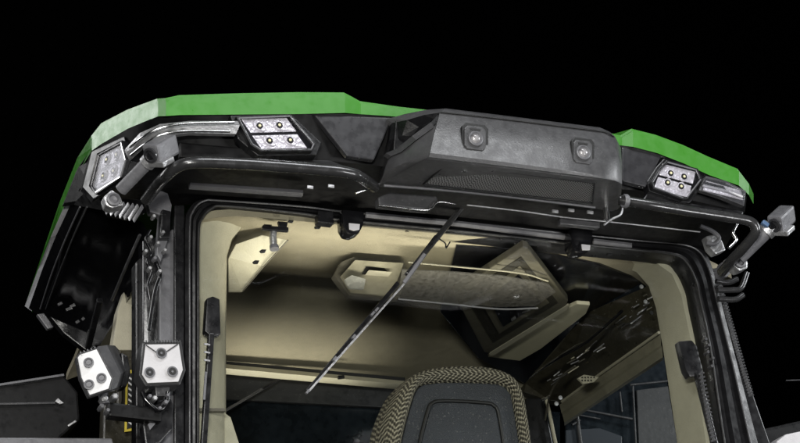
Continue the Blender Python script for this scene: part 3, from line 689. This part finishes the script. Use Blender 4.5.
# roof console
FROST = mat('frosted_strip', (.22, .22, .20), .25, 0, .3, 60, .5)
CONS = mat('console_beige', (.22, .205, .15), .45, 0, .2, 160, .3)
cs = slab('roof_console', [(334, 275, 0.280), (341, 262, 0.220), (354, 256.5, 0.190), (405, 260.5, 0.190), (408, 270, 0.260), (400, 299, 0.360), (349, 295, 0.360)], 0, TAUPE, T, .03, .004)
slab('console_panel', [(341, 276, 0.250), (355, 260, 0.180), (404, 263, 0.180), (392, 296, 0.320), (351, 292, 0.320)], 0, CONS, cs, .01, .002)
slab('handle_slot', [(366, 266.5, 0.200), (396, 269, 0.210), (391, 276, 0.240), (362, 274, 0.230)], 0, BLACKINK, cs, .004, .001)
slab('handle', [(369, 270, 0.190), (392, 272, 0.200), (389.5, 275.5, 0.220), (366, 274, 0.220)], 0, BEIGE, cs, .01, .001)
slab('lamp_cover', [(345, 279, 0.210), (352, 275, 0.200), (366, 279, 0.215), (364, 289, 0.260), (349, 288, 0.260)], 0, FROST, cs, .01, .002)
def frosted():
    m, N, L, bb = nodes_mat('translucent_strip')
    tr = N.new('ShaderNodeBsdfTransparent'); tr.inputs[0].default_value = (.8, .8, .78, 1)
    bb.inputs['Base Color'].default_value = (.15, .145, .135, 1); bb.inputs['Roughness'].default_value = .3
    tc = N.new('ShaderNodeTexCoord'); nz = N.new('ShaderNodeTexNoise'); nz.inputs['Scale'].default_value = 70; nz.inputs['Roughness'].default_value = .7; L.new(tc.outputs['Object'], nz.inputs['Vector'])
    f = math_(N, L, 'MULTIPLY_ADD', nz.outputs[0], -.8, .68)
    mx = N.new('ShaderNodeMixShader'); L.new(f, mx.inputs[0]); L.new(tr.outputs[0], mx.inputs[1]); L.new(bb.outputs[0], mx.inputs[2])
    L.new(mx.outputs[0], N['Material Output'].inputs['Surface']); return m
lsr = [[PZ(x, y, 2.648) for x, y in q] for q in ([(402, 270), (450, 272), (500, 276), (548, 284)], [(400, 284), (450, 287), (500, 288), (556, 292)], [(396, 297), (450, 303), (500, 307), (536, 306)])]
sheetw('reflection_strip', lsr, frosted(), T, .003, dirv=(0, 0, 1))  # pale strip modelled in place of a reflection in the rear glass
for q, r_, m_ in (([(408, 262), (460, 267), (520, 273), (548, 281)], .0025, CONS), ([(398, 299), (450, 304), (500, 309), (538, 308)], .003, POST)):
    tubew('reflection_streak', [PZ(x, y, 2.65) for x, y in q], r_, m_, T, 8)  # streaks of that reflection, modelled as thin rods
# dark gloss roof panel with the display panel hung just below it
def zs(name, px, z, m, parent, thick=.01, bevel=.002, **k):
    return slabw(name, [PZ(x, y, z) for x, y in px], m, parent, thick, bevel, dirv=(0, 0, 1), **k)
zs('dark_roof_panel', [(456, 246), (520, 250), (560, 256), (600, 265), (632, 278), (652, 290), (656, 300), (620, 328), (575, 362), (528, 386), (478, 358), (440, 312)], 2.722, GLOSS, T, .02, .003)
zs('lining_edge', [(488, 357), (520, 361), (541, 349), (586, 314), (590, 305), (577, 304), (566, 309)], 2.690, mat('cream_trim', (.62, .58, .42), .6, 0, .1, 100, .06), T, .012, .003)
MON = mat('stand_in_casing', (.075, .07, .052), .45, 0, .1, 90, .3, 0, .3)
mo = zs('display_stand_in', [(453, 293), (523, 247), (528, 249), (568, 301), (566, 307), (490, 354), (484, 352)], 2.668, MON, T, .022, .004, label='square dark-framed display panel standing in for ghosted reflections, almost flush with the roof lining')  # display stands in for ghosted reflections in the rear glass
zs('bezel', [(464, 294), (521, 257), (558, 303), (493, 343)], 2.666, mat('dark_taupe', (.02, .0185, .0135), .4, 0, .05, 90, .25), mo, .004, .001)
zs('bezel_step', [(478, 297), (520, 266), (549, 303), (499, 334)], 2.663, MON, mo, .004, .001)
zs('screen', [(488, 298), (519, 275), (541, 303), (503, 327)], 2.660, SCREEN, mo, .004, .001)
zs('edge_trim', [(489, 355.5), (493, 356), (567.5, 309.5), (568.5, 305), (565, 306.5), (490, 353)], 2.666, BEIGE, mo, .006, .001)
for px in ([(511, 320), (515, 317), (516, 318.5), (512, 321.5)], [(522, 313), (531, 308), (530, 311)], [(534, 296), (537, 300), (535.5, 300)]):
    zs('button', px, 2.657, ALU, mo, .003, 0)
# cluttered far side rail with clips and cables
slab('side_rail', [(588, 312, .5), (652, 284, .2), (660, 300, .2), (664, 332, .2), (562, 402, 1.0), (548, 400, 1.), (524, 392, 1.0), (526, 384, 1.)], 0, OLIVE, T, .04, .005)
for i in range(40):
    t = random.random(); x = 540+t*108; y = 392-t*94+random.uniform(-9, 12); l = random.uniform(2, 11)
    boxbeam('clip', P(x, y, .18+.6*(1-t)), P(x+l, y-l*random.uniform(.45, .85), .17+.6*(1-t)), .003, .003, random.choice([ALU, TAUPE, OLIVE, POST, BLACK, BEIGE]), T, 0)
tube('cable', [(536, 372, .7), (560, 357, .55), (585, 343, .45), (612, 320, .3), (622, 311, .25)], .005, GLOSS, T)
tube('cable', [(530, 378, .7), (545, 366, .6), (575, 346, .5), (590, 341, .45)], .002, CHROME, T)
tube('cable', [(545, 420, .9), (550, 395, .8), (560, 378, .7), (575, 366, .6)], .003, TAUPE, T)
for x, y in ((641, 287), (645, 302), (651, 313), (556, 404), (560, 398)): disc('bolt', P(x, y, .12), (0, -1, 0), .006, .004, BLACKINK if x > 645 else ALU, T, 10)
# bright line and pale lower rail
tube('side_rail_edge', [(659, 332.5, .2), (610, 367, .55), (562, 401.5, .95)], .0045, BEIGE, T, n=0)
sheet('lower_side_rail', [[(661, 334, .2), (562, 403, .95)], [(661, 345, .22), (564, 411, .97)], [(662, 347, .2), (565, 413, .95)], [(663, 357, .22), (567, 421, .97)], [(663, 360, .3), (567, 424, 1.05)]], CONS, T, .02, smooth=False)
sg = slab('speaker_grille', [(578, 378), (584, 374.5), (599, 377), (594, 382), (584, 384)], .55, BEIGE, T, .01, .001)
for i in range(9): disc('hole', P(582+(i % 5)*3, 377.5+(i//5)*3, .547), (0, -1, 0), .0025, .002, BLACKINK, sg, 8)
# things beyond the far side window
slab('front_post', [(526, 398), (544, 398), (553, 443), (570, 560), (526, 560)], .95, BLACK, T, .05, .004)
tube('front_post_edge', [(546, 398), (551, 420), (556, 445), (575, 520)], .006, BEIGE, T, Y=.93, n=2)
wd = slab('side_window', [(566, 422), (664, 357), (690, 560), (566, 560)], 1.15, BLUEGREY, T, .01, 0)
for a, b_, r_ in (((563, 406), (632, 419), .004), ((576, 409), (581, 445), .007), ((630, 385), (669, 381), .004), ((633, 386), (636, 445), .003), ((568, 413), (600, 419), .003), ((572, 425), (580, 420), .004), ((620, 392), (622, 412), .003)):
    tube('window_frame', [a, b_], r_, SOFTGREY, wd, Y=1.12, n=0)
slab('panel', [(637, 390), (668, 386), (678, 446), (639, 446)], 1.13, DARKWIN, wd, .01, .002)
slab('panel', [(566, 430), (600, 428), (622, 436), (622, 450), (566, 450)], 1.13, mat('dark_blue', (.03, .036, .045), .3), wd, .01, .002)

# front of the cab: cross rail, blind, windscreen
sheet('rail_seal', [[(212, 360, 1.235), (405, 377.5, 1.235)], [(212, 365, 1.235), (405, 382.5, 1.235)]], BLACKINK, T, .01)
fr3 = sheet('front_cross_rail', [[(212, 363, 1.22), (405, 381, 1.22)], [(212, 367, 1.205), (405, 384.5, 1.205)], [(212, 371, 1.22), (405, 388, 1.22)]], BEIGE, T, .02)
boxbeam('clip', P(338, 377.5, 1.19), P(344, 377, 1.19), .012, .01, BLACK, fr3, .001)
slab('front_blind', [(205, 369), (420, 388), (420, 409), (205, 398)], 1.33, DARKWIN, T, .02, .002)
slab('front_windscreen', [(205, 398), (560, 412), (560, 560), (205, 560)], 1.36, BLUEGREY, T, .01, 0)
boxbeam('front_wiper', P(285, 375.5, 1.25), P(262, 389, 1.25), .014, .008, BLACK, T, .001)
boxbeam('front_wiper', P(262, 389, 1.25), P(223, 412, 1.25), .009, .008, SOFTGREY, T, .001)
tube('edge_trim', [(370, 384), (402, 386.5)], .003, SOFTGREY, T, Y=1.27, n=0)

# ---- gas struts beside the window
gs = slab('gas_strut', [(207, 298), (213, 296), (220, 299), (221, 334), (212, 337), (205, 331)], -.03, BLACK, T, .03, .004, smooth=True)
boxbeam('rod', P(211, 334, -.03), P(203, 450, -.03), .018, .015, BLACK, gs, .003)
boxbeam('sleeve', P(206, 372, -.045), P(204, 400, -.045), .006, .006, POST, gs, .001)
for y in (344, 352, 360): boxbeam('clip', P(204, y, -.05), P(210, y+1, -.05), .004, .004, ALU, gs, 0)
gs = slab('gas_strut', [(679, 341), (692, 340), (697, 346), (703.5, 371), (699, 376), (690, 376.5), (686, 370)], -.02, BLACK, T, .03, .004, smooth=True)
boxbeam('rod', P(697, 374, -.02), P(716, 450, -.02), .018, .015, BLACK, gs, .003)
for x, y in ((706, 339), (709, 345), (713, 358), (708, 352), (712, 366)): lathe('bolt', P(x, y, -.035), (0, -1, 0), [(.0045, -.02), (.0045, .002), (.0001, .002)], SOFTGREY, T, seg=6)

# ---- seat
so_ = [(380, 470), (383, 441), (386, 420), (398, 391), (412, 375), (428, 368.5), (445, 366), (465, 365), (485, 366.5), (502, 372), (514, 381), (522, 397), (526, 420), (529, 441), (532, 470)]
si_ = [(396, 470), (402, 441), (407, 420), (414, 396), (418, 388), (424, 384.5), (440, 382.5), (462, 382.3), (482, 383), (498, 384), (505, 387), (511, 394), (515, 415), (519, 441), (522, 470)]
n = 60
so3 = resample(smoothpath([P(x, y, .5) for x, y in so_]), n); si3 = resample(smoothpath([P(x, y, .5) for x, y in si_]), n)
rows = []
for t, dy in ((0, .09), (-.02, .045), (.06, .0), (.25, -.028), (.5, -.038), (.75, -.03), (.95, -.005), (1.02, .02)):
    rows.append([a.lerp(b_, t)+Vector((0, dy, 0)) for a, b_ in zip(so3, si3)])
seat = sheetw('seat', rows, BRAID, T, .03, label='operator seat backrest with braided fabric border and charcoal shell')
sh = slab('shell', [(x, y) for x, y in si_], .488, SHELL, seat, .03, .006)
tube('groove', [(416, 470), (420, 441), (428, 410), (432, 403.5), (440, 401), (462, 401.3), (488, 403.3), (494, 406), (498, 412), (503, 441), (506, 470)], .0055, BLACKINK, seat, Y=.486)
slab('shell_inset', [(418, 470), (422, 441), (430, 411), (434, 405.5), (441, 403.3), (462, 403.6), (487, 405.5), (492, 408), (496, 413), (501, 441), (504, 470)], .483, SHELL, seat, .01, .003)

# ---- rear wiper
wa = boxbeam('rear_wiper', P(467, 203, -.1), P(410, 272, -.06), .011, .009, TUBE, T, .002)
boxbeam('link_rod', P(459, 208, -.09), P(405, 275, -.05), .006, .006, BLACKINK, wa, .001)
boxbeam('arm_cover', P(436, 237, -.085), P(407, 275, -.065), .020, .010, BLACK, wa, .002)
boxbeam('spring', P(425, 254, -.1), P(404, 283, -.08), .011, .010, POST, wa, .002)
boxbeam('blade', P(398, 283, -.045), P(307.5, 391.5, -.03), .010, .012, BLACK, wa, .002)
boxbeam('blade_spine', P(404, 284, -.07), P(309, 391, -.045), .006, .005, ALU, wa, .001)
for x, y in ((417, 263), (378, 308), (374, 312), (355, 335), (336, 357), (309, 390)):
    boxbeam('blade_clip', P(x, y, -.085), P(x-3, y+3.6, -.085), .010, .006, POST, wa, .001)
disc('pivot', P(468, 202, -.12), (0, 1, 0), .009, .03, CHROME, wa)
# small parts under the housing
disc('bolt', P(606, 208, -.3), (0, 0, -1), .009, .035, CHROME, T, 12)
tube('cable', [(615, 198), (622, 202), (621, 214), (612, 219), (604, 225)], .003, ALU, T, Y=-.32)
for x, y in ((555, 211), (571, 210), (590, 212), (331, 186), (310, 187)):
    boxbeam('clip', P(x-3, y, -.3), P(x+3, y+.8, -.3), .006, .008, ALU, T, .001)

for o in bpy.data.objects:
    if '_w' in o: del o['_w']
